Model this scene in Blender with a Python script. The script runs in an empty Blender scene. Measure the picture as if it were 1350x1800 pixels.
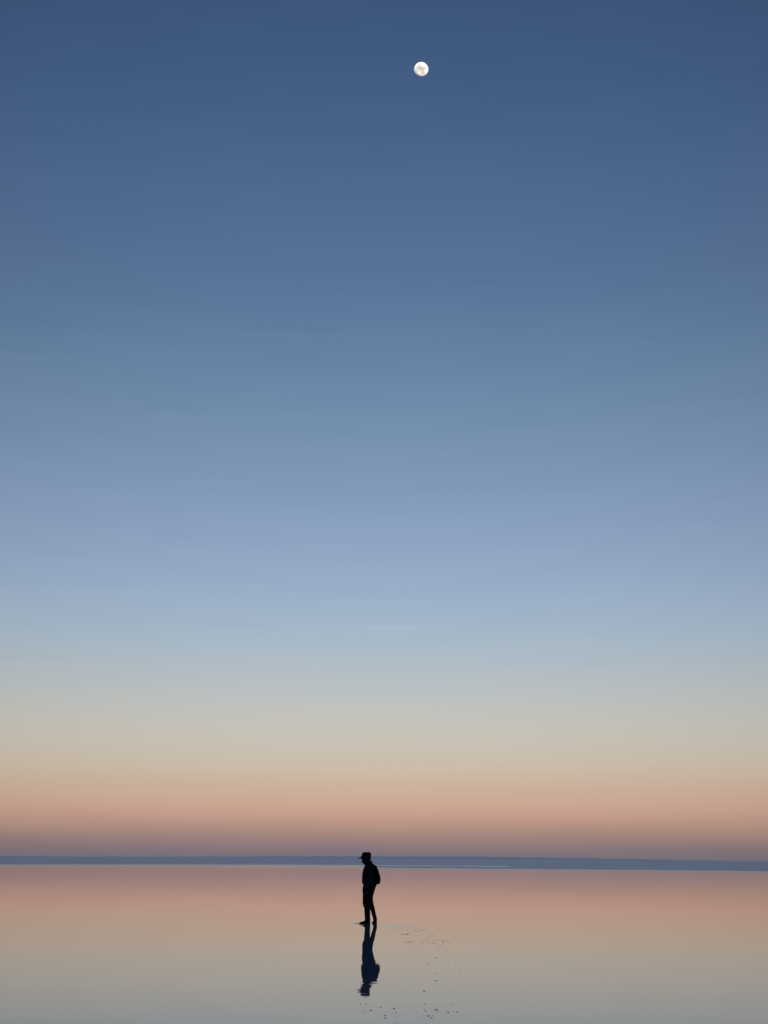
import bpy, bmesh, math, random
from mathutils import Vector, Matrix, Euler, noise

random.seed(7)
scn = bpy.context.scene
C = scn.collection
R = math.radians

# ------------------------------------------------------------------ camera
PW, PH, FPX = 1350.0, 1800.0, 2550.0           # photograph size and focal length in its pixels
HORIZON_L, HORIZON_R = 1504.5, 1513.5          # where the true horizon leaves the frame
roll = math.atan((HORIZON_R - HORIZON_L) / PW)
pitch = math.atan(((HORIZON_L + HORIZON_R) / 2 - PH / 2) * math.cos(roll) / FPX)
CAM_ROT = (Matrix.Rotation(math.pi / 2 + pitch, 3, 'X') @ Matrix.Rotation(roll, 3, 'Z'))

def pixel_ray(px, py):
    return (CAM_ROT @ Vector((px - PW / 2, PH / 2 - py, -FPX))).normalized()

# a person of 1.74 m standing upright fixes the distance and the eye height
_f, _h = pixel_ray(644.5, 1624.6), pixel_ray(645.0, 1497.3)
_tf = _f.z / math.hypot(_f.x, _f.y)
_th = _h.z / math.hypot(_h.x, _h.y)
DIST = 1.74 / (_th - _tf)
CAM_H = -_tf * DIST

cam_d = bpy.data.cameras.new('camera')
cam = bpy.data.objects.new('camera', cam_d)
C.objects.link(cam)
cam.location = (0, 0, CAM_H)
cam.rotation_euler = CAM_ROT.to_euler()
cam_d.sensor_fit = 'VERTICAL'
cam_d.sensor_height = 36
cam_d.sensor_width = 27
cam_d.lens = 36 * FPX / PH
cam_d.clip_start = 0.1
cam_d.clip_end = 300000
scn.camera = cam

def ground(px, py):
    d = pixel_ray(px, py)
    return Vector((d.x, d.y)) * (CAM_H / -d.z)

# ------------------------------------------------------------------ colour helpers
def lin(c):
    return tuple((v / 255 / 12.92) if v / 255 <= 0.04045 else ((v / 255 + 0.055) / 1.055) ** 2.4 for v in c)

# ------------------------------------------------------------------ sky
# twilight sky opposite the sun: earth's shadow, pink belt, pale yellow, blue
SKY = [  # elevation in degrees, colour as seen
    (0.00, (117, 111, 122)), (0.16, (124, 114, 122)), (0.36, (134, 118, 122)), (0.55, (144, 123, 124)), (0.78, (157, 131, 126)),
    (1.02, (169, 139, 128)), (1.22, (179, 145, 132)), (1.44, (190, 151, 136)), (1.66, (197, 157, 140)), (1.92, (201, 164, 145)),
    (2.30, (202, 171, 150)), (2.80, (202, 178, 157)), (3.36, (202, 186, 166)), (4.40, (200, 193, 180)), (5.50, (193, 193, 187)),
    (6.50, (184, 191, 193)), (7.50, (174, 187, 197)), (8.60, (165, 184, 200)),
    (10.2, (154, 174, 199)), (12.0, (142, 164, 194)), (14.2, (130, 153, 184)), (16.5, (117, 143, 174)),
    (19.0, (104, 131, 163)), (21.5, (92, 119, 155)), (24.0, (84, 110, 148)), (26.5, (77, 103, 141)),
    (29.0, (68, 94, 133)), (31.5, (63, 88, 126)), (34.0, (58, 82, 119)), (42.0, (51, 73, 110)),
    (60.0, (44, 63, 99)), (90.0, (40, 57, 92)),
]
w = bpy.data.worlds.new('World')
scn.world = w
w.use_nodes = True
nt = w.node_tree
nt.nodes.clear()
N, L = nt.nodes.new, nt.links.new
def mth(op, a, b=None, c=None):
    n = N('ShaderNodeMath'); n.operation = op
    for i, v in enumerate((a, b, c)):
        if v is None: continue
        if isinstance(v, (int, float)): n.inputs[i].default_value = v
        else: L(v, n.inputs[i])
    return n.outputs[0]
tc = N('ShaderNodeTexCoord')
nrm = N('ShaderNodeVectorMath'); nrm.operation = 'NORMALIZE'
L(tc.outputs['Generated'], nrm.inputs[0])
sep = N('ShaderNodeSeparateXYZ'); L(nrm.outputs[0], sep.inputs[0])
elev = mth('MULTIPLY', mth('ARCSINE', mth('ABSOLUTE', sep.outputs[2])), 180 / math.pi)
azim = mth('MULTIPLY', mth('ARCTAN2', sep.outputs[0], sep.outputs[1]), 180 / math.pi)
# faint stretched haze layers: shift the look-up by a few hundredths of a degree
cmb = N('ShaderNodeCombineXYZ')
L(mth('MULTIPLY', azim, 0.16), cmb.inputs[0]); L(mth('MULTIPLY', elev, 1.5), cmb.inputs[1])
nz = N('ShaderNodeTexNoise'); nz.inputs['Scale'].default_value = 1.0; nz.inputs['Detail'].default_value = 3
L(cmb.outputs[0], nz.inputs['Vector'])
wob = mth('MULTIPLY', mth('SUBTRACT', nz.outputs[0], 0.5), mth('MULTIPLY_ADD', elev, 0.05, 0.22))
elev_w = mth('ADD', elev, wob)
ramp_pos = mth('POWER', mth('DIVIDE', mth('MAXIMUM', elev_w, 0.0), 90.0), 0.5)   # more room near the horizon
ramp = N('ShaderNodeValToRGB')
L(ramp_pos, ramp.inputs[0])
cr = ramp.color_ramp
cr.interpolation = 'B_SPLINE'
while len(cr.elements) > 1: cr.elements.remove(cr.elements[-1])
for i, (e, c) in enumerate(SKY):
    p = math.sqrt(e / 90)
    el = cr.elements[0] if i == 0 else cr.elements.new(p)
    el.position = p
    el.color = (*lin(c), 1)
# the twilight arch is a little brighter around the point opposite the sun than to its sides
side = mth('POWER', mth('ABSOLUTE', mth('SINE', mth('MULTIPLY', azim, math.pi / 360))), 2.0)
dim = mth('SUBTRACT', 1.02, mth('MULTIPLY', mth('MINIMUM', mth('MULTIPLY', side, 6.0), 0.25), 1.0))
mul = N('ShaderNodeVectorMath'); mul.operation = 'SCALE'
L(ramp.outputs[0], mul.inputs[0]); L(dim, mul.inputs['Scale'])
# one faint thread of cirrus
cd = pixel_ray(690, 1103)
c_az, c_el = math.degrees(math.atan2(cd.x, cd.y)), math.degrees(math.asin(cd.z))
ga = mth('POWER', mth('DIVIDE', mth('SUBTRACT', azim, c_az), 1.05), 2.0)
ge = mth('POWER', mth('DIVIDE', mth('SUBTRACT', mth('ADD', elev, mth('MULTIPLY', wob, 0.1)), c_el), 0.085), 2.0)
gl = mth('MULTIPLY', mth('EXPONENT', mth('MULTIPLY', mth('ADD', ga, ge), -1.0)), 0.032)
addn = N('ShaderNodeVectorMath'); addn.operation = 'ADD'
L(mul.outputs[0], addn.inputs[0]); L(gl, addn.inputs[1])
bg = N('ShaderNodeBackground'); bg.inputs['Strength'].default_value = 1.0
L(addn.outputs[0], bg.inputs['Color'])
out = N('ShaderNodeOutputWorld'); L(bg.outputs[0], out.inputs['Surface'])

# ------------------------------------------------------------------ sun: still below the horizon behind the camera,
# the flat hides it from everything on the ground and only the moon catches it
SUN_EL, SUN_AZ = R(-9.0), R(180 - 4)
sd = bpy.data.lights.new('sun', 'SUN')
sd.energy = 4.3; sd.angle = R(0.5); sd.color = (1.0, 0.965, 0.92)
sun = bpy.data.objects.new('sun', sd); C.objects.link(sun)
to_sun = Vector((math.sin(SUN_AZ) * math.cos(SUN_EL), math.cos(SUN_AZ) * math.cos(SUN_EL), math.sin(SUN_EL)))
sun.rotation_euler = (-to_sun).to_track_quat('-Z', 'Y').to_euler()
sun.location = (0, -20, 30)

scn.view_settings.view_transform = 'Standard'
scn.view_settings.look = 'None'
scn.view_settings.exposure = 0
scn.view_settings.gamma = 1
scn.view_settings.use_curve_mapping = False

# ------------------------------------------------------------------ materials
def material(name, base, rough=0.8, spec=0.5, ior=1.45):
    m = bpy.data.materials.new(name); m.use_nodes = True
    b = m.node_tree.nodes['Principled BSDF']
    b.inputs['Base Color'].default_value = (*base, 1)
    b.inputs['Roughness'].default_value = rough
    b.inputs['Specular IOR Level'].default_value = spec
    b.inputs['IOR'].default_value = ior
    return m, m.node_tree, b

def noise_colour(m_t, c0, c1, scale, stretch=(1, 1, 1), detail=5, lo=0.3, hi=0.7, coord='Object'):
    m, t, b = m_t
    n = t.nodes.new
    tx = n('ShaderNodeTexCoord'); mp = n('ShaderNodeMapping'); mp.inputs['Scale'].default_value = stretch
    nz = n('ShaderNodeTexNoise'); nz.inputs['Scale'].default_value = scale; nz.inputs['Detail'].default_value = detail
    rp = n('ShaderNodeValToRGB')
    rp.color_ramp.elements[0].position = lo; rp.color_ramp.elements[0].color = (*c0, 1)
    rp.color_ramp.elements[1].position = hi; rp.color_ramp.elements[1].color = (*c1, 1)
    t.links.new(tx.outputs[coord], mp.inputs[0]); t.links.new(mp.outputs[0], nz.inputs['Vector'])
    t.links.new(nz.outputs[0], rp.inputs[0]); t.links.new(rp.outputs[0], b.inputs['Base Color'])
    return nz, mp

def bump(m_t, nz, strength, dist):
    m, t, b = m_t
    bp = t.nodes.new('ShaderNodeBump'); bp.inputs['Strength'].default_value = strength; bp.inputs['Distance'].default_value = dist
    t.links.new(nz.outputs[0], bp.inputs['Height']); t.links.new(bp.outputs[0], b.inputs['Normal'])

def fabric(name, c, scale=260):
    mt = material(name, c, 0.95, 0.1)
    nz, _ = noise_colour(mt, tuple(v * 0.7 for v in c), tuple(v * 1.25 for v in c), scale)
    bump(mt, nz, 0.4, 0.002)
    return mt[0]

salt_t = material('damp salt', (0.6, 0.6, 0.6), 0.38, 0.5, 1.33)
noise_colour(salt_t, (0.54, 0.57, 0.60), (0.68, 0.70, 0.72), 0.011, (0.25, 1, 1), 4)
SALT = salt_t[0]

wet_t = material('wet salt margin', (0.62, 0.65, 0.68), 0.245, 0.5, 1.33)
noise_colour(wet_t, (0.5, 0.54, 0.58), (0.75, 0.78, 0.8), 0.06, (0.2, 1, 1), 4)
WET = wet_t[0]

water_t = material('still brine', (0.15, 0.185, 0.29), 0.02, 0.5, 1.295)
m, t, b = water_t
n = t.nodes.new
tx = n('ShaderNodeTexCoord'); mp = n('ShaderNodeMapping'); mp.inputs['Scale'].default_value = (0.6, 1.6, 1)
wn = n('ShaderNodeTexNoise'); wn.inputs['Scale'].default_value = 1.1; wn.inputs['Detail'].default_value = 2
t.links.new(tx.outputs['Object'], mp.inputs[0]); t.links.new(mp.outputs[0], wn.inputs['Vector'])
bump(water_t, wn, 1.0, 0.0006)
# a breath of wind ruffles the far water: rougher with distance from the sheltered foreground
sp = n('ShaderNodeSeparateXYZ'); mr = n('ShaderNodeMapRange')
mr.inputs['From Min'].default_value = 60; mr.inputs['From Max'].default_value = 300
mr.inputs['To Min'].default_value = 0.02; mr.inputs['To Max'].default_value = 0.085
t.links.new(tx.outputs['Object'], sp.inputs[0]); t.links.new(sp.outputs[1], mr.inputs[0]); t.links.new(mr.outputs[0], b.inputs['Roughness'])
WATER = m

crust_t = material('salt crust', (0.2, 0.19, 0.18), 0.9, 0.2)
noise_colour(crust_t, (0.5, 0.49, 0.47), (0.72, 0.70, 0.68), 9)
CRUST = crust_t[0]
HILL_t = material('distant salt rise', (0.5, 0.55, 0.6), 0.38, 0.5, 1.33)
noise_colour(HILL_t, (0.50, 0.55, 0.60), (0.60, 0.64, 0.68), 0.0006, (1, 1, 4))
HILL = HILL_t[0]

JACKET = fabric('dark jacket cloth', (0.014, 0.014, 0.016))
TROUSERS = fabric('dark trouser cloth', (0.013, 0.013, 0.014))
CAPM = fabric('dark cap cloth', (0.013, 0.013, 0.015), 400)
PACK = fabric('dark nylon', (0.012, 0.012, 0.014), 500)
WEB = fabric('black webbing', (0.010, 0.010, 0.010), 700)
RUBBER_t = material('black rubber', (0.01, 0.01, 0.01), 0.85, 0.08)
noise_colour(RUBBER_t, (0.007, 0.007, 0.007), (0.012, 0.0115, 0.011), 30)
RUBBER = RUBBER_t[0]
SKIN_t = material('skin', (0.05, 0.032, 0.024), 0.75, 0.15)
noise_colour(SKIN_t, (0.024, 0.016, 0.012), (0.032, 0.021, 0.016), 40)
SKIN = SKIN_t[0]
EYE = material('eye', (0.02, 0.02, 0.02), 0.5, 0.1)[0]
HAIR = fabric('dark hair', (0.01, 0.008, 0.007), 500)

moon_t = material('moon regolith', (0.6, 0.58, 0.55), 1.0, 0.0)
m, t, b = moon_t
nz, mp = noise_colour(moon_t, (0.53, 0.49, 0.455), (0.86, 0.83, 0.79), 2.6, (1, 1, 1), 5, 0.36, 0.56, 'Generated')
mp.inputs['Location'].default_value = (0.35, 0.1, 0.7)
b.inputs['Diffuse Roughness'].default_value = 1.0
MOON = m

# ------------------------------------------------------------------ object helpers
def link(name, bm, mat, parent=None, smooth=True):
    me = bpy.data.meshes.new(name)
    bmesh.ops.recalc_face_normals(bm, faces=bm.faces)
    bm.to_mesh(me); bm.free()
    me.materials.append(mat)
    if smooth:
        for p in me.polygons: p.use_smooth = True
    o = bpy.data.objects.new(name, me); C.objects.link(o)
    if parent: o.parent = parent
    return o

def raw(name, verts, faces, mat, parent=None, smooth=True):
    me = bpy.data.meshes.new(name)
    me.from_pydata(verts, [], faces); me.update()
    me.materials.append(mat)
    if smooth: me.polygons.foreach_set('use_smooth', [True] * len(me.polygons))
    o = bpy.data.objects.new(name, me); C.objects.link(o)
    if parent: o.parent = parent
    return o

def tag(o, label=None, cat=None, kind=None):
    if label: o['label'] = label
    if cat: o['category'] = cat
    if kind: o['kind'] = kind
    return o

# ------------------------------------------------------------------ ground: salt flat to the horizon
verts, faces = [(0, 0, 0)], []
radii = [3, 10, 40, 120, 260, 600, 1500, 4000, 10000, 25000, 60000]
S = 96
for r in radii:
    for k in range(S):
        a = 2 * math.pi * k / S
        verts.append((r * math.cos(a), r * math.sin(a), 0))
for k in range(S): faces.append((0, 1 + k, 1 + (k + 1) % S))
for i in range(len(radii) - 1):
    for k in range(S):
        a, b2 = 1 + i * S, 1 + (i + 1) * S
        faces.append((a + k, b2 + k, b2 + (k + 1) % S, a + (k + 1) % S))
tag(raw('salt_flat', verts, faces, SALT), 'dry blue grey salt flat reaching the horizon beyond the water', 'salt flat', 'structure')

# far shore of the shallow water, from the photograph's edge (x, y) at the foot of the blue band
SHORE_PX = [(0, 1520.3), (170, 1520.2), (340, 1520.3), (500, 1520.6), (640, 1521.2), (668, 1525.8), (760, 1527.0), (880, 1528.0), (960, 1528.8),
            (1080, 1529.6), (1220, 1531.0), (1350, 1532.6)]
shore = [ground(*p) for p in SHORE_PX]
def shore_y(x):
    pts = shore
    if x <= pts[0].x: y = pts[0].y
    elif x >= pts[-1].x: y = pts[-1].y
    else:
        for a, b2 in zip(pts, pts[1:]):
            if a.x <= x <= b2.x:
                s = (x - a.x) / (b2.x - a.x); s = s * s * (3 - 2 * s)
                y = a.y + (b2.y - a.y) * s; break
    return y + 6 * noise.noise(Vector((x * 0.05, 3.1, 0))) + 2.5 * noise.noise(Vector((x * 0.3, 9.1, 0)))

# water sheet: one tensor grid, fine round the person and along the reflection
foot = ground(644.5, 1624.6)
WZ = 0.012
def ridge(x, y, cx, cy, lx, wy, a, ph=0.0):
    u = (y - cy - 0.03 * math.sin(5.0 * (x - cx) + ph) - 0.12 * noise.noise(Vector((x * 2.2, cy, ph)))) / wy
    return a * math.exp(-u * u) * math.exp(-((x - cx) / lx) ** 4)
g_sh, g_cap = ground(652, 1727.5), ground(640, 1747)
g_sh2 = ground(660, 1732)
def water_h(x, y):
    dx, dy = x - foot.x, y - foot.y
    h = 0.0
    # wavelets spreading from the last step, drawn out to the right and towards the camera
    u = (dx - 0.58 + 0.10 * dy) / 0.52
    v = (dy + 1.1 + 0.9 * (dx - 0.4)) / 1.15
    e = math.exp(-u * u - v * v)
    if e > 0.002:
        h += 0.0023 * e * math.sin(2 * math.pi * (dy + 0.25 * dx + 0.25 * noise.noise(Vector((x * 3, y * 1.2, 0)))) / 0.36)
    u2 = (dx + 0.02) / 0.42; v2 = (dy + 0.55) / 0.4
    e2 = math.exp(-u2 * u2 - v2 * v2)
    if e2 > 0.002: h += 0.0024 * e2 * math.sin(2 * math.pi * dy / 0.28)
    for g, lx, wy, a, ph in ((g_sh, 0.16, 0.06, 0.00036, 0.0), (g_sh2, 0.10, 0.05, 0.00034, 2.0), (g_cap, 0.09, 0.06, 0.0002, 4.0)):
        if abs(y - g.y) < 0.6 and abs(x - g.x) < 0.5: h += ridge(x, y, g.x, g.y, lx, wy, a, ph)
    return h
xs = []
x = -420.0
while x < -150: xs.append(x); x += 15
while x < foot.x - 1.6: xs.append(x); x += max(0.05, min(2.0, (foot.x - 1.6 - x) * 0.3))
x = foot.x - 1.6
while x < foot.x + 2.6: xs.append(x); x += 0.04
while x < 150: xs.append(x); x += max(0.05, min(2.0, (x - foot.x - 2.6) * 0.3))
while x <= 420: xs.append(x); x += 15
ys = [-60, -20, -5, 2, 6, 10, 13, 14.5]
y = 15.0
y_fine = foot.y + 2.0
while y < y_fine: ys.append(y); y += 0.035
ts = [0.004, 0.01, 0.02, 0.04, 0.07, 0.11, 0.16, 0.22, 0.3, 0.4, 0.5, 0.6, 0.7, 0.78, 0.84, 0.88, 0.92, 0.95, 0.975, 1.0]
nx = len(xs)
vv, ff = [], []
for y in ys:
    for x in xs: vv.append((x, y, WZ + (water_h(x, y) if y > 14 and -1.7 < x - foot.x < 2.7 else 0)))
for tt in ts:
    for x in xs:
        vv.append((x, y_fine + (shore_y(x) - y_fine) * tt, WZ))
for j in range(len(ys) + len(ts) - 1):
    o0 = j * nx
    ff += [(o0 + i, o0 + i + 1, o0 + nx + i + 1, o0 + nx + i) for i in range(nx - 1)]
tag(raw('water', vv, ff, WATER), 'mirror still shallow water reflecting the dusk sky', 'water', 'structure')

# pale wet margin along the far edge of the water: strips that lie just above both sheets
def strip(name, px0, px1, y_of_top, y_of_bot, mat, z, label):
    vv, ff = [], []
    n = 120
    for i in range(n + 1):
        px = px0 + (px1 - px0) * i / n
        yt, yb = y_of_top(px), y_of_bot(px)
        taper = min(1, i / 8, (n - i) / 8)
        mid = (yt + yb) / 2
        a = ground(px, mid + (yt - mid) * max(taper, 0.02)); c = ground(px, mid + (yb - mid) * max(taper, 0.02))
        vv += [(a.x, a.y, z), (c.x, c.y, z)]
        if i: ff.append((2 * i - 2, 2 * i - 1, 2 * i + 1, 2 * i))
    o = raw(name, vv, ff, mat)
    tag(o, label, 'salt margin', 'structure')
    return o
def edge_px(px):
    pts = SHORE_PX
    if px <= 0: return pts[0][1]
    if px >= 1350: return pts[-1][1] + (px - 1350) * 0.012
    for a, b2 in zip(pts, pts[1:]):
        if a[0] <= px <= b2[0]: return a[1] + (b2[1] - a[1]) * (px - a[0]) / (b2[0] - a[0])
jit = lambda px, s, k: s * noise.noise(Vector((px * 0.012, k, 0))) + 0.5 * s * noise.noise(Vector((px * 0.05, k + 4, 0)))
strip('wet_salt_margin', -150, 1500, lambda p: edge_px(p) - 0.7 + jit(p, 0.4, 1), lambda p: edge_px(p) + 1.5 + jit(p, 0.9, 2), WET, WZ + 0.004,
      'thin pale wet salt margin along the far edge of the water')
strip('salt_bar', 655, 905, lambda p: 1520.6 + (p - 655) * 0.008 + jit(p, 0.3, 5), lambda p: 1522.3 + (p - 655) * 0.007 + jit(p, 0.3, 6), WET, WZ + 0.004,
      'short pale salt bar in the blue band right of the person')

# low hazy rise on the horizon
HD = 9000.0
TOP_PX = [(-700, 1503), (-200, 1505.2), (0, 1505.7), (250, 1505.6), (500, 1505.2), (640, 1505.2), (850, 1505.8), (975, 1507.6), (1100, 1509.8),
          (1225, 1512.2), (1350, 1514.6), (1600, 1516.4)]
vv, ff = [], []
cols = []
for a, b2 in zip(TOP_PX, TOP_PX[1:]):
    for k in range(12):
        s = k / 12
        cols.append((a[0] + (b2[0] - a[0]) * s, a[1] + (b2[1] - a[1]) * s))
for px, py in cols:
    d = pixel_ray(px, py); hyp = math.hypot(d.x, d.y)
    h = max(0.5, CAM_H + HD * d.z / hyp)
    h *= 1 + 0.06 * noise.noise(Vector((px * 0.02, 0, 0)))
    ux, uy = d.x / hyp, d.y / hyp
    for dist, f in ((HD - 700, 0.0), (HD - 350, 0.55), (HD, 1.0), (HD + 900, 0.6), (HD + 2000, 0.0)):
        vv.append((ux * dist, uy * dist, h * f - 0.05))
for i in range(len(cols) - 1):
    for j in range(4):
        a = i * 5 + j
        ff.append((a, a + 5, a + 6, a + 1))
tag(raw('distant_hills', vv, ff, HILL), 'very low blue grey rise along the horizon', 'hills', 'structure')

# ------------------------------------------------------------------ moon
md = pixel_ray(740.3, 122.2)
MD = 60000.0
bm = bmesh.new()
bmesh.ops.create_uvsphere(bm, u_segments=64, v_segments=40, radius=MD * 12.6 / (FPX / (md @ (CAM_ROT @ Vector((0, 0, -1))))))
moon = link('moon', bm, MOON)
moon.location = Vector((0, 0, CAM_H)) + md * MD
moon.rotation_euler = (R(100), R(20), R(10))
tag(moon, 'nearly full white moon with grey patches high in the blue sky', 'moon')

# ------------------------------------------------------------------ person
def sweep(bm, pts, n=20, cap=True):
    """pts: (centre, ra, rb, adir) with the ring spanned by adir (radius ra) and the direction across it (rb)."""
    rings = []
    P = [Vector(p[0]) for p in pts]
    for i, (c, ra, rb, ad) in enumerate(pts):
        tan = (P[min(i + 1, len(P) - 1)] - P[max(i - 1, 0)]).normalized()
        a = Vector(ad); a = (a - tan * a.dot(tan)).normalized()
        bb = tan.cross(a)
        rings.append([bm.verts.new(P[i] + a * ra * math.cos(2 * math.pi * k / n) + bb * rb * math.sin(2 * math.pi * k / n)) for k in range(n)])
    for r0, r1 in zip(rings, rings[1:]):
        for k in range(n): bm.faces.new((r0[k], r0[(k + 1) % n], r1[(k + 1) % n], r1[k]))
    if cap:
        bm.faces.new(rings[0][::-1]); bm.faces.new(rings[-1])
    return rings

def levels(bm, rows, n=24, power=2.0, cy=0.0):
    """rows: (z, x_front, x_back, half_width[, cy]) horizontal superellipse rings."""
    rings = []
    for row in rows:
        z, xf, xb, hw = row[:4]; yc = row[4] if len(row) > 4 else cy
        cx, rx = (xf + xb) / 2, (xb - xf) / 2
        ring = []
        for k in range(n):
            a = 2 * math.pi * k / n
            ca, sa = math.cos(a), math.sin(a)
            ring.append(bm.verts.new((cx + rx * math.copysign(abs(ca) ** (2 / power), ca), yc + hw * math.copysign(abs(sa) ** (2 / power), sa), z)))
        rings.append(ring)
    for r0, r1 in zip(rings, rings[1:]):
        for k in range(n): bm.faces.new((r0[k], r0[(k + 1) % n], r1[(k + 1) % n], r1[k]))
    bm.faces.new(rings[0][::-1]); bm.faces.new(rings[-1])

def ball(bm, c, r, scale=(1, 1, 1), u=16, v=10):
    ret = bmesh.ops.create_uvsphere(bm, u_segments=u, v_segments=v, radius=r)
    for vt in ret['verts']:
        vt.co = Vector((vt.co.x * scale[0], vt.co.y * scale[1], vt.co.z * scale[2])) + Vector(c)
    return ret['verts']

def tube(bm, pts, n=12):
    """pts: (x, y, z, r)"""
    sweep(bm, [((p[0], p[1], p[2]), p[3], p[3], (0.3, 1, 0.2)) for p in pts], n)
    ball(bm, pts[0][:3], pts[0][3], u=n, v=8); ball(bm, pts[-1][:3], pts[-1][3], u=n, v=8)

def fuse(o, voxel, smooth=4, crease=None):
    m = o.modifiers.new('fuse', 'REMESH'); m.mode = 'VOXEL'; m.voxel_size = voxel; m.use_smooth_shade = True
    s = o.modifiers.new('relax', 'SMOOTH'); s.iterations = smooth; s.factor = 0.5
    if crease:
        tex = bpy.data.textures.new(o.name + ' folds', 'CLOUDS'); tex.noise_scale = crease[0]
        d = o.modifiers.new('folds', 'DISPLACE'); d.texture = tex; d.strength = crease[1]; d.mid_level = 0.5

person = bpy.data.objects.new('person', None); C.objects.link(person)
person.location = (foot.x, foot.y, 0.0)
person.rotation_euler = (0, 0, math.atan2(-foot.x, foot.y))
tag(person, 'person in cap, jacket and tall boots standing head bowed on the water', 'person')

# the head leans forward about the base of the neck; -x is where the person faces, -y towards the camera
HEAD_M = Matrix.Translation((0.062, 0, 1.452)) @ Matrix.Rotation(R(-25), 4, 'Y') @ Matrix.Translation((-0.048, 0, -1.445))
def head_xf(verts):
    for v in verts: v.co = HEAD_M @ v.co
def head_ball(bm, *a, **k):
    vs = ball(bm, *a, **k); head_xf(vs)

bm = bmesh.new()
HZ = 1.462
hx = 0.0
v0 = set(bm.verts)
levels(bm, [(HZ - 0.008, hx - 0.070, hx - 0.02, 0.022), (HZ + 0.008, hx - 0.082, hx + 0.015, 0.040), (HZ + 0.035, hx - 0.087, hx + 0.04, 0.053),
            (HZ + 0.06, hx - 0.088, hx + 0.062, 0.061), (HZ + 0.09, hx - 0.090, hx + 0.080, 0.067), (HZ + 0.118, hx - 0.086, hx + 0.092, 0.071),
            (HZ + 0.145, hx - 0.096, hx + 0.098, 0.075), (HZ + 0.18, hx - 0.090, hx + 0.096, 0.074), (HZ + 0.21, hx - 0.066, hx + 0.075, 0.06),
            (HZ + 0.228, hx - 0.03, hx + 0.04, 0.035)])
# nose, brow, lips, chin, ears
tube(bm, [(hx - 0.086, 0, HZ + 0.125, 0.010), (hx - 0.100, 0, HZ + 0.100, 0.012), (hx - 0.106, 0, HZ + 0.084, 0.013)], 10)
ball(bm, (hx - 0.098, -0.012, HZ + 0.08), 0.009); ball(bm, (hx - 0.098, 0.012, HZ + 0.08), 0.009)
ball(bm, (hx - 0.088, 0, HZ + 0.137), 0.012, (1, 3.2, 0.8))
ball(bm, (hx - 0.088, 0, HZ + 0.052), 0.009, (1, 2.3, 0.7)); ball(bm, (hx - 0.086, 0, HZ + 0.040), 0.010, (1, 2.0, 0.7))
ball(bm, (hx - 0.072, 0, HZ + 0.008), 0.017, (1, 1.2, 0.9))
for s in (-1, 1): ball(bm, (hx + 0.012, s * 0.074, HZ + 0.10), 0.020, (0.9, 0.4, 1.6))
head_xf([v for v in bm.verts if v not in v0])
# neck, torso
tube(bm, [(0.085, 0, 1.38, 0.068), (0.062, 0, 1.45, 0.060), (0.035, 0, 1.50, 0.058), (0.02, 0, 1.54, 0.057)], 16)
levels(bm, [(0.84, -0.05, 0.15, 0.13), (0.92, -0.055, 0.165, 0.135), (1.03, -0.06, 0.15, 0.135), (1.15, -0.07, 0.165, 0.16), (1.27, -0.07, 0.185, 0.175),
            (1.36, -0.04, 0.185, 0.165), (1.41, 0.0, 0.16, 0.10)])
# arms hanging, elbows a little bent; a hand with five curled fingers at each
def hand(bm, W, s):
    W = Vector(W)
    d = Vector((-0.22, 0.0, -1)).normalized(); f = Vector((-1, 0, 0.22)).normalized(); side = Vector((0, s, 0))
    sweep(bm, [(W, 0.026, 0.019, f), (W + d * 0.03, 0.034, 0.018, f), (W + d * 0.07, 0.041, 0.016, f), (W + d * 0.092, 0.040, 0.013, f)], 14)
    for k, (o, ln) in enumerate(((0.031, 0.072), (0.0105, 0.082), (-0.0105, 0.077), (-0.031, 0.060))):
        b0 = W + d * 0.085 + f * o
        inn = -side
        p1 = b0 + d * ln * 0.42 + inn * 0.006; p2 = p1 + d * ln * 0.30 + inn * 0.016; p3 = p2 + d * ln * 0.16 + inn * 0.022
        tube(bm, [(*b0, 0.0095), (*p1, 0.009), (*p2, 0.0082), (*p3, 0.0072)], 8)
    t0 = W + d * 0.03 + f * 0.028; t1 = t0 + d * 0.030 + f * 0.024 - side * 0.008; t2 = t1 + d * 0.030 + f * 0.006 - side * 0.012
    tube(bm, [(*t0, 0.013), (*t1, 0.0105), (*t2, 0.0088)], 8)
for s in (-1, 1):
    tube(bm, [(0.09, s * 0.17, 1.36, 0.052), (0.11, s * 0.215, 1.24, 0.047), (0.115, s * 0.225, 1.09, 0.040), (0.075, s * 0.225, 0.97, 0.036), (0.025, s * 0.215, 0.86, 0.026)])
    hand(bm, (0.02, s * 0.215, 0.85), s)
# legs
LEG_F = [(0.045, -0.08, 0.90, 0.074), (0.012, -0.092, 0.70, 0.064), (-0.005, -0.095, 0.50, 0.056), (0.012, -0.095, 0.36, 0.054), (0.02, -0.095, 0.12, 0.038), (0.02, -0.095, 0.06, 0.036)]
LEG_R = [(0.08, 0.08, 0.90, 0.074), (0.07, 0.092, 0.70, 0.060), (0.09, 0.098, 0.50, 0.050), (0.14, 0.095, 0.36, 0.048), (0.205, 0.095, 0.13, 0.036), (0.21, 0.095, 0.08, 0.034)]
tube(bm, LEG_F, 16); tube(bm, LEG_R, 16)
tube(bm, [(0.03, -0.095, 0.055, 0.036), (-0.05, -0.097, 0.045, 0.034), (-0.12, -0.10, 0.035, 0.028)], 12)
tube(bm, [(0.215, 0.09, 0.075, 0.034), (0.19, 0.14, 0.055, 0.032), (0.17, 0.19, 0.035, 0.026)], 12)
body = link('body', bm, SKIN, person)
fuse(body, 0.0062, 3)

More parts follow.
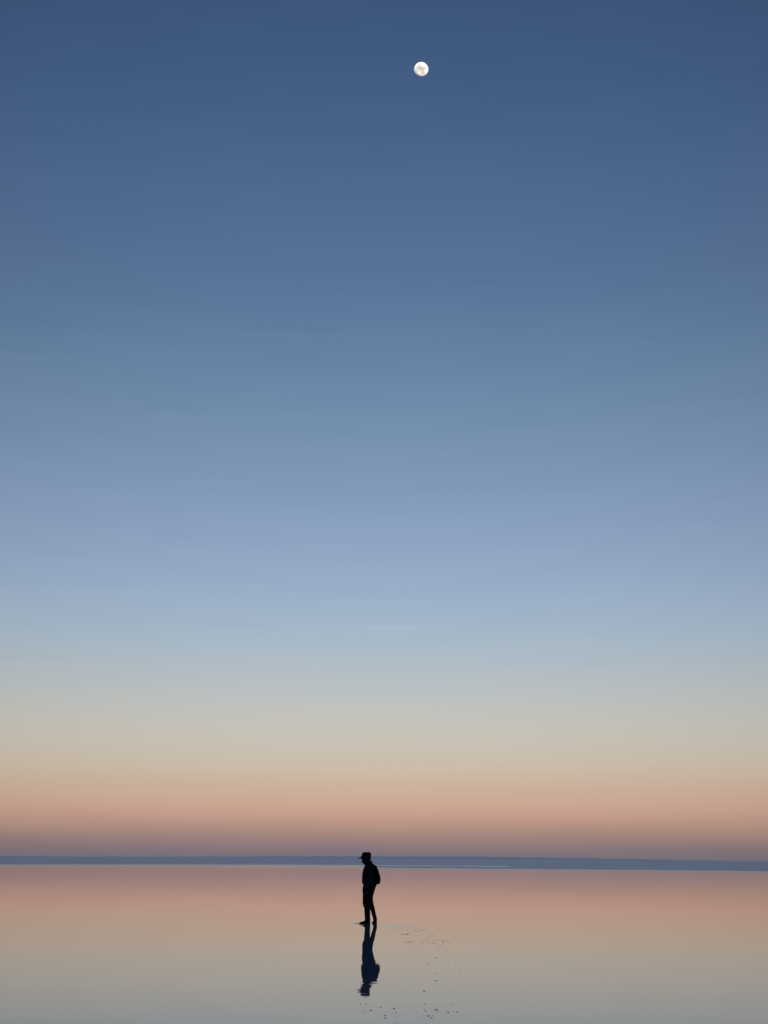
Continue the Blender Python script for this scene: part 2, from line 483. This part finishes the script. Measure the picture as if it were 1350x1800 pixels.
# eyes and hair
for s in (-1, 1):
    bm = bmesh.new(); head_ball(bm, (hx - 0.0735, s * 0.031, HZ + 0.117), 0.0115)
    link('eye', bm, EYE, body)
bm = bmesh.new()
v0 = set(bm.verts)
levels(bm, [(HZ + 0.062, hx + 0.02, hx + 0.080, 0.045), (HZ + 0.085, hx + 0.022, hx + 0.093, 0.064), (HZ + 0.12, hx + 0.02, hx + 0.102, 0.077), (HZ + 0.17, hx - 0.02, hx + 0.104, 0.080)])
head_xf(list(bm.verts))
ball(bm, (0.045, 0, 1.572), 0.05, (1.0, 1.15, 0.75))
hair = link('hair', bm, HAIR, person)
fuse(hair, 0.008, 2, (0.02, 0.004))

# jacket
bm = bmesh.new()
levels(bm, [(0.952, -0.098, 0.222, 0.172), (0.975, -0.111, 0.225, 0.182), (1.03, -0.119, 0.205, 0.185), (1.10, -0.117, 0.2, 0.185), (1.18, -0.112, 0.205, 0.19), (1.26, -0.105, 0.215, 0.20),
            (1.32, -0.093, 0.225, 0.205), (1.365, -0.078, 0.222, 0.20), (1.40, -0.060, 0.205, 0.175), (1.435, -0.035, 0.172, 0.125), (1.465, -0.012, 0.138, 0.088), (1.495, -0.005, 0.115, 0.074)])
for s in (-1, 1):
    tube(bm, [(0.085, s * 0.165, 1.355, 0.074), (0.10, s * 0.205, 1.28, 0.068), (0.11, s * 0.222, 1.17, 0.062), (0.112, s * 0.228, 1.08, 0.059), (0.085, s * 0.228, 0.99, 0.053),
              (0.05, s * 0.222, 0.91, 0.045), (0.032, s * 0.217, 0.865, 0.041)], 16)
jacket = link('jacket', bm, JACKET, person)
fuse(jacket, 0.0095, 4, (0.09, 0.012))
bm = bmesh.new()
sweep(bm, [((-0.060 + 0.02, 0, 1.405), 0.01, 0.004, (0, 1, 0)), ((-0.0955, 0, 1.315), 0.008, 0.006, (0, 1, 0)), ((-0.1175, 0, 1.18), 0.008, 0.006, (0, 1, 0)), ((-0.123, 0, 1.03), 0.008, 0.006, (0, 1, 0)), ((-0.110, 0, 0.965), 0.008, 0.006, (0, 1, 0))], 8)
link('zip', bm, WEB, jacket)
bm = bmesh.new()
levels(bm, [(1.475, -0.022, 0.128, 0.082), (1.50, -0.022, 0.124, 0.077), (1.52, -0.018, 0.117, 0.073)])
o = link('collar', bm, JACKET, jacket); fuse(o, 0.008, 3)

# trousers, loose above the boots
bm = bmesh.new()
levels(bm, [(0.70, -0.10, 0.165, 0.15), (0.787, -0.113, 0.186, 0.175), (0.87, -0.108, 0.212, 0.178), (0.935, -0.096, 0.238, 0.176), (0.985, -0.09, 0.21, 0.165)])
def leg(rows):
    levels(bm, rows, 20)
leg([(0.388, -0.062, 0.088, 0.078, -0.10), (0.40, -0.074, 0.094, 0.086, -0.10), (0.43, -0.092, 0.096, 0.092, -0.10), (0.49, -0.104, 0.10, 0.095, -0.10), (0.56, -0.107, 0.11, 0.094, -0.098), (0.63, -0.103, 0.12, 0.092, -0.094),
     (0.72, -0.106, 0.14, 0.094, -0.088), (0.80, -0.11, 0.17, 0.092, -0.085)])
leg([(0.382, 0.078, 0.199, 0.080, 0.10), (0.40, 0.066, 0.194, 0.088, 0.10), (0.44, 0.052, 0.180, 0.09, 0.10), (0.49, 0.028, 0.169, 0.092, 0.10), (0.55, 0.0, 0.157, 0.092, 0.098), (0.62, -0.02, 0.148, 0.09, 0.094),
     (0.70, -0.04, 0.163, 0.092, 0.088), (0.80, -0.05, 0.188, 0.092, 0.085)])
trousers = link('trousers', bm, TROUSERS, person)
fuse(trousers, 0.0085, 4, (0.07, 0.012))

# rubber boots
def slab(name, outline, lift, thick, parent):
    bm = bmesh.new()
    lo = [bm.verts.new((x, y, lift(x, y))) for x, y in outline]
    hi = [bm.verts.new((x, y, lift(x, y) + thick)) for x, y in outline]
    bm.faces.new(lo[::-1]); bm.faces.new(hi)
    for k in range(len(lo)):
        j = (k + 1) % len(lo); bm.faces.new((lo[k], lo[j], hi[j], hi[k]))
    return link(name, bm, RUBBER, parent, False)
def footprint(hx_, hy_, dx, dy, length, u0, u1, width):
    """outline of the part of a sole between fractions u0 and u1 from heel to toe"""
    d = Vector((dx, dy)).normalized(); p = Vector((-d.y, d.x)); h = Vector((hx_, hy_))
    prof = [(0, 0.45), (0.04, 0.72), (0.12, 0.82), (0.28, 0.78), (0.45, 0.74), (0.62, 0.92), (0.76, 1.0), (0.88, 0.85), (0.96, 0.55), (1.0, 0.25)]
    def wd(u):
        for a, b2 in zip(prof, prof[1:]):
            if a[0] <= u <= b2[0]: return a[1] + (b2[1] - a[1]) * (u - a[0]) / (b2[0] - a[0])
        return 0.25
    us = [u0 + (u1 - u0) * k / 12 for k in range(13)]
    return [tuple(h + d * length * u + p * width * wd(u)) for u in us] + [tuple(h + d * length * u - p * width * wd(u)) for u in reversed(us)]
X, Y = (1, 0, 0), (0, 1, 0)
bm = bmesh.new()
sweep(bm, [((0.012, -0.10, 0.425), 0.074, 0.060, X), ((0.012, -0.10, 0.35), 0.077, 0.062, X), ((0.014, -0.10, 0.26), 0.072, 0.058, X), ((0.018, -0.10, 0.17), 0.068, 0.052, X),
           ((0.022, -0.10, 0.11), 0.068, 0.047, X), ((0.026, -0.10, 0.06), 0.066, 0.044, X), ((0.03, -0.10, 0.015), 0.06, 0.04, X)], 20)
sweep(bm, [((0.04, -0.10, 0.055), 0.052, 0.042, (0, 0, 1)), ((-0.03, -0.10, 0.055), 0.048, 0.043, (0, 0, 1)), ((-0.085, -0.102, 0.042), 0.034, 0.047, (0, 0, 1)),
           ((-0.14, -0.104, 0.034), 0.025, 0.046, (0, 0, 1)), ((-0.170, -0.104, 0.028), 0.017, 0.034, (0, 0, 1)), ((-0.180, -0.104, 0.024), 0.008, 0.018, (0, 0, 1))], 18)
bootf = link('boot', bm, RUBBER, person); fuse(bootf, 0.007, 3)
slab('sole', footprint(0.092, -0.10, -1, -0.01, 0.276, 0, 1, 0.051), lambda x, y: 0.004 + 0.012 * max(0, (-x - 0.12) / 0.06), 0.014, bootf)
slab('heel', footprint(0.092, -0.10, -1, -0.01, 0.276, 0, 0.28, 0.051), lambda x, y: 0.0005, 0.022, bootf)
bm = bmesh.new()
sweep(bm, [((0.125, 0.10, 0.425), 0.058, 0.066, X), ((0.147, 0.10, 0.35), 0.056, 0.066, X), ((0.174, 0.10, 0.24), 0.052, 0.062, X), ((0.195, 0.10, 0.165), 0.049, 0.060, X),
           ((0.209, 0.10, 0.115), 0.049, 0.060, X), ((0.209, 0.102, 0.07), 0.047, 0.058, X), ((0.205, 0.104, 0.035), 0.042, 0.052, X)], 20)
Z = (0, 0, 1)
sweep(bm, [((0.216, 0.075, 0.072), 0.045, 0.042, Z), ((0.200, 0.125, 0.066), 0.044, 0.043, Z), ((0.185, 0.175, 0.048), 0.034, 0.045, Z), ((0.168, 0.225, 0.034), 0.024, 0.042, Z),
           ((0.158, 0.255, 0.026), 0.016, 0.032, Z), ((0.154, 0.268, 0.022), 0.007, 0.016, Z)], 18)
bootr = link('boot', bm, RUBBER, person); fuse(bootr, 0.007, 3)
d = Vector((-0.062, 0.20)).normalized()
rear_lift = lambda x, y: 0.004 + 0.026 * max(0.0, 1 - max(0, ((x - 0.222) * d.x + (y - 0.045) * d.y)) / 0.15)
slab('sole', footprint(0.226, 0.040, d.x, d.y, 0.24, 0, 1, 0.047), rear_lift, 0.014, bootr)
slab('heel', footprint(0.226, 0.040, d.x, d.y, 0.24, 0, 0.28, 0.047), lambda x, y: rear_lift(x, y) - 0.018, 0.03, bootr)

# cap
bm = bmesh.new()
CZ = 1.590
cap_rows = [(CZ - 0.002, -0.132, 0.094, 0.084), (CZ + 0.03, -0.136, 0.104, 0.090), (CZ + 0.07, -0.132, 0.111, 0.094), (CZ + 0.106, -0.120, 0.107, 0.093), (CZ + 0.130, -0.100, 0.092, 0.082), (CZ + 0.144, -0.070, 0.066, 0.060)]
levels(bm, cap_rows, 28)
CAP_M = Matrix.Translation((0.0, 0, CZ)) @ Matrix.Rotation(R(0), 4, 'Y') @ Matrix.Translation((-0.010, 0, -CZ))
for v in bm.verts: v.co = CAP_M @ v.co
cap = link('cap', bm, CAPM, person)
fuse(cap, 0.0065, 2)
bm = bmesh.new()
top, bot = [], []
nb = 18
for i in range(nb + 1):
    a = -1.15 + 2.3 * i / nb
    for k in range(6):
        s = k / 5
        ext = 0.100 * s * (math.cos(a) ** 0.5 if math.cos(a) > 0 else 0)
        x_ = -(0.118 * math.cos(a)) - ext
        y_ = 0.084 * math.sin(a)
        z_ = CZ + 0.032 - 0.044 * s * max(0, math.cos(a)) - 0.018 * (y_ / 0.08) ** 2
        top.append(bm.verts.new((x_, y_, z_ + 0.005 + 0.010 * (1 - s)))); bot.append(bm.verts.new((x_, y_, z_ - 0.006 - 0.008 * (1 - s))))
for L_, flip in ((top, False), (bot, True)):
    for i in range(nb):
        for k in range(5):
            q = (L_[i * 6 + k], L_[(i + 1) * 6 + k], L_[(i + 1) * 6 + k + 1], L_[i * 6 + k + 1])
            bm.faces.new(q[::-1] if flip else q)
rim = [i * 6 + 5 for i in range(nb + 1)]
for a, b2 in zip(rim, rim[1:]): bm.faces.new((top[a], top[b2], bot[b2], bot[a]))
for i in (0, nb):
    for k in range(5):
        a, b2 = i * 6 + k, i * 6 + k + 1
        bm.faces.new((top[a], top[b2], bot[b2], bot[a]))
for v in bm.verts: v.co = CAP_M @ v.co
link('brim', bm, CAPM, cap)

# ------------------------------------------------------------------ backpack
pack = bpy.data.objects.new('backpack', None); C.objects.link(pack)
pack.matrix_world = Matrix.LocRotScale(person.location + Vector((0, 0, 0.97)), person.rotation_euler, None)
tag(pack, 'dark rounded backpack worn on the back of the person', 'backpack')
PZ = 0.97
bm = bmesh.new()
levels(bm, [(0.955 - PZ, 0.205, 0.285, 0.09), (0.962 - PZ, 0.19, 0.305, 0.125), (1.0 - PZ, 0.188, 0.318, 0.14), (1.05 - PZ, 0.19, 0.326, 0.148), (1.10 - PZ, 0.192, 0.326, 0.15), (1.17 - PZ, 0.196, 0.316, 0.148),
            (1.25 - PZ, 0.203, 0.296, 0.142), (1.32 - PZ, 0.205, 0.272, 0.13), (1.37 - PZ, 0.20, 0.248, 0.11), (1.395 - PZ, 0.195, 0.225, 0.07)], 28, 3.0)
sack = link('sack', bm, PACK, pack); fuse(sack, 0.008, 4, (0.08, 0.008))
bm = bmesh.new()
levels(bm, [(0.99 - PZ, 0.28, 0.325, 0.08), (1.01 - PZ, 0.28, 0.335, 0.1), (1.09 - PZ, 0.28, 0.338, 0.105), (1.15 - PZ, 0.28, 0.330, 0.1), (1.175 - PZ, 0.28, 0.315, 0.08)], 24, 3.0)
o = link('pocket', bm, PACK, pack); fuse(o, 0.008, 3)
bm = bmesh.new()
sweep(bm, [((0.213, -0.03, 1.375 - PZ), 0.012, 0.004, (1, 0, 0)), ((0.213, -0.022, 1.398 - PZ), 0.012, 0.004, (1, 0, 0)), ((0.213, 0.0, 1.404 - PZ), 0.012, 0.004, (1, 0, 0)),
           ((0.213, 0.022, 1.398 - PZ), 0.012, 0.004, (1, 0, 0)), ((0.213, 0.03, 1.375 - PZ), 0.012, 0.004, (1, 0, 0))], 8)
link('carry_loop', bm, WEB, pack)
for s in (-1, 1):
    bm = bmesh.new()
    path = [(0.205, 0.075, 1.36), (0.185, 0.08, 1.40), (0.13, 0.09, 1.432), (0.06, 0.098, 1.435), (0.0, 0.105, 1.405), (-0.055, 0.112, 1.345), (-0.083, 0.122, 1.27), (-0.086, 0.135, 1.19),
            (-0.055, 0.165, 1.11), (0.03, 0.193, 1.05), (0.13, 0.18, 1.02), (0.20, 0.135, 1.0)]
    sweep(bm, [((x, s * y, z - PZ), 0.026, 0.006, Y) for x, y, z in path], 10)
    link('shoulder_strap', bm, WEB, pack)

# ------------------------------------------------------------------ crumbs and edges of salt crust breaking the surface
specks = []
Z5 = lambda x, y: (690 + x / 9, 1620 + y / 9)
Z2 = lambda x, y: (600 + x / 5.625, 1600 + y / 5.625)
Z6 = lambda x, y: (620 + x / 6.75, 1740 + y / 6.75)
def line(f, a, b2, n_, w=1.0):
    for i in range(n_):
        s = (i + random.uniform(-0.3, 0.3)) / max(1, n_ - 1)
        specks.append((*f(a[0] + (b2[0] - a[0]) * s, a[1] + (b2[1] - a[1]) * s + random.uniform(-4, 4)), w * random.uniform(0.5, 1.0)))
line(Z5, (150, 210), (230, 210), 7, 1.5); line(Z5, (230, 208), (270, 190), 4, 1.0)
line(Z5, (380, 135), (530, 150), 9, 0.9); line(Z5, (290, 150), (400, 170), 6, 0.7); line(Z5, (570, 220), (660, 205), 6, 0.7)
line(Z5, (200, 340), (330, 330), 11, 1.1); line(Z5, (205, 362), (370, 368), 7, 0.8); line(Z5, (380, 340), (470, 345), 5, 0.7)
line(Z5, (480, 335), (490, 380), 5, 0.9); line(Z5, (500, 315), (545, 310), 4, 1.0)
line(Z5, (640, 300), (800, 310), 8, 0.8); line(Z5, (800, 320), (805, 350), 3, 1.2); line(Z5, (600, 345), (780, 380), 10, 1.0); line(Z5, (850, 320), (940, 328), 5, 1.0)
line(Z5, (10, 130), (260, 140), 8, 0.6)
for p, s in (((930, 477), 1.6), ((850, 475), 0.9), ((945, 635), 1.3), ((940, 707), 1.6), ((925, 702), 1.0), ((820, 810), 2.0), ((1060, 548), 1.0), ((1035, 550), 0.7), ((865, 545), 1.2), ((1165, 592), 1.0), ((745, 218), 1.0), ((960, 405), 0.6), ((720, 500), 0.6), ((800, 530), 0.6), ((1020, 520), 0.7), ((470, 715), 0.6), ((610, 705), 0.6), ((120, 940), 0.7)):
    specks.append((*Z2(*p), s))
for p, s in (((95, 185), 1.3), ((160, 185), 1.3), ((205, 222), 1.2), ((215, 258), 2.0), ((130, 280), 1.2), ((170, 283), 0.9), ((335, 222), 1.6), ((490, 238), 2.0), ((515, 285), 1.3), ((510, 332), 0.9), ((385, 320), 1.9), ((385, 350), 2.0),
             ((855, 185), 1.4), ((870, 182), 0.9), ((850, 250), 1.1), ((865, 265), 1.6), ((985, 250), 2.2), ((1010, 270), 1.5), ((1000, 243), 1.1), ((898, 325), 2.1), ((902, 318), 1.2), ((935, 345), 1.9), ((945, 322), 1.0), ((840, 325), 1.3), ((1130, 282), 1.9), ((1190, 268), 1.2),
             ((1235, 275), 1.8), ((1170, 180), 1.2), ((750, 265), 0.9), ((60, 190), 0.8), ((120, 262), 0.7), ((520, 400), 1.2)):
    specks.append((*Z6(*p), s))
for i in range(70):
    specks.append((random.gauss(755, 26), random.gauss(1652, 14), random.uniform(0.3, 0.6)))
bm = bmesh.new()
for px, py, s in specks:
    g = ground(px, py); dist = g.length
    wpx = 0.95 * s * dist / FPX * 1.05           # half width on the ground
    ret = bmesh.ops.create_icosphere(bm, subdivisions=2, radius=1.0)
    ang = random.uniform(-0.4, 0.4); seed = Vector((px, py, 0))
    for v in ret['verts']:
        c = v.co * (1 + 0.35 * noise.noise(v.co * 1.3 + seed))
        hx_ = c.x * wpx; hy_ = c.y * wpx * random.uniform(0.9, 1.1) * 1.4; hz_ = c.z * wpx * 0.42
        v.co = Vector((g.x + hx_ * math.cos(ang) - hy_ * math.sin(ang), g.y + hx_ * math.sin(ang) + hy_ * math.cos(ang), WZ + hz_))
tag(link('salt_crumbs', bm, CRUST, None, False), 'scattered dark crumbs of salt crust in the water right of the person', 'salt crumbs', 'stuff')

# thin strip added for the dark boot reflection in a ripple before the planted boot
bm = bmesh.new()
a, b2 = ground(621, 1624.2), ground(634, 1624.6)
sweep(bm, [((a.x + (b2.x - a.x) * s, a.y + (b2.y - a.y) * s, WZ + 0.001), 0.035 * wd_, 0.007 * wd_, (0, 1, 0)) for s, wd_ in ((0, 0.15), (0.2, 0.5), (0.5, 0.8), (0.8, 1.0), (1, 0.8))], 10)
ce = link('dark_ripple_strip', bm, CRUST)
tag(ce, 'thin strip added for the dark ripple reflection at the toe of the front boot', 'crust')
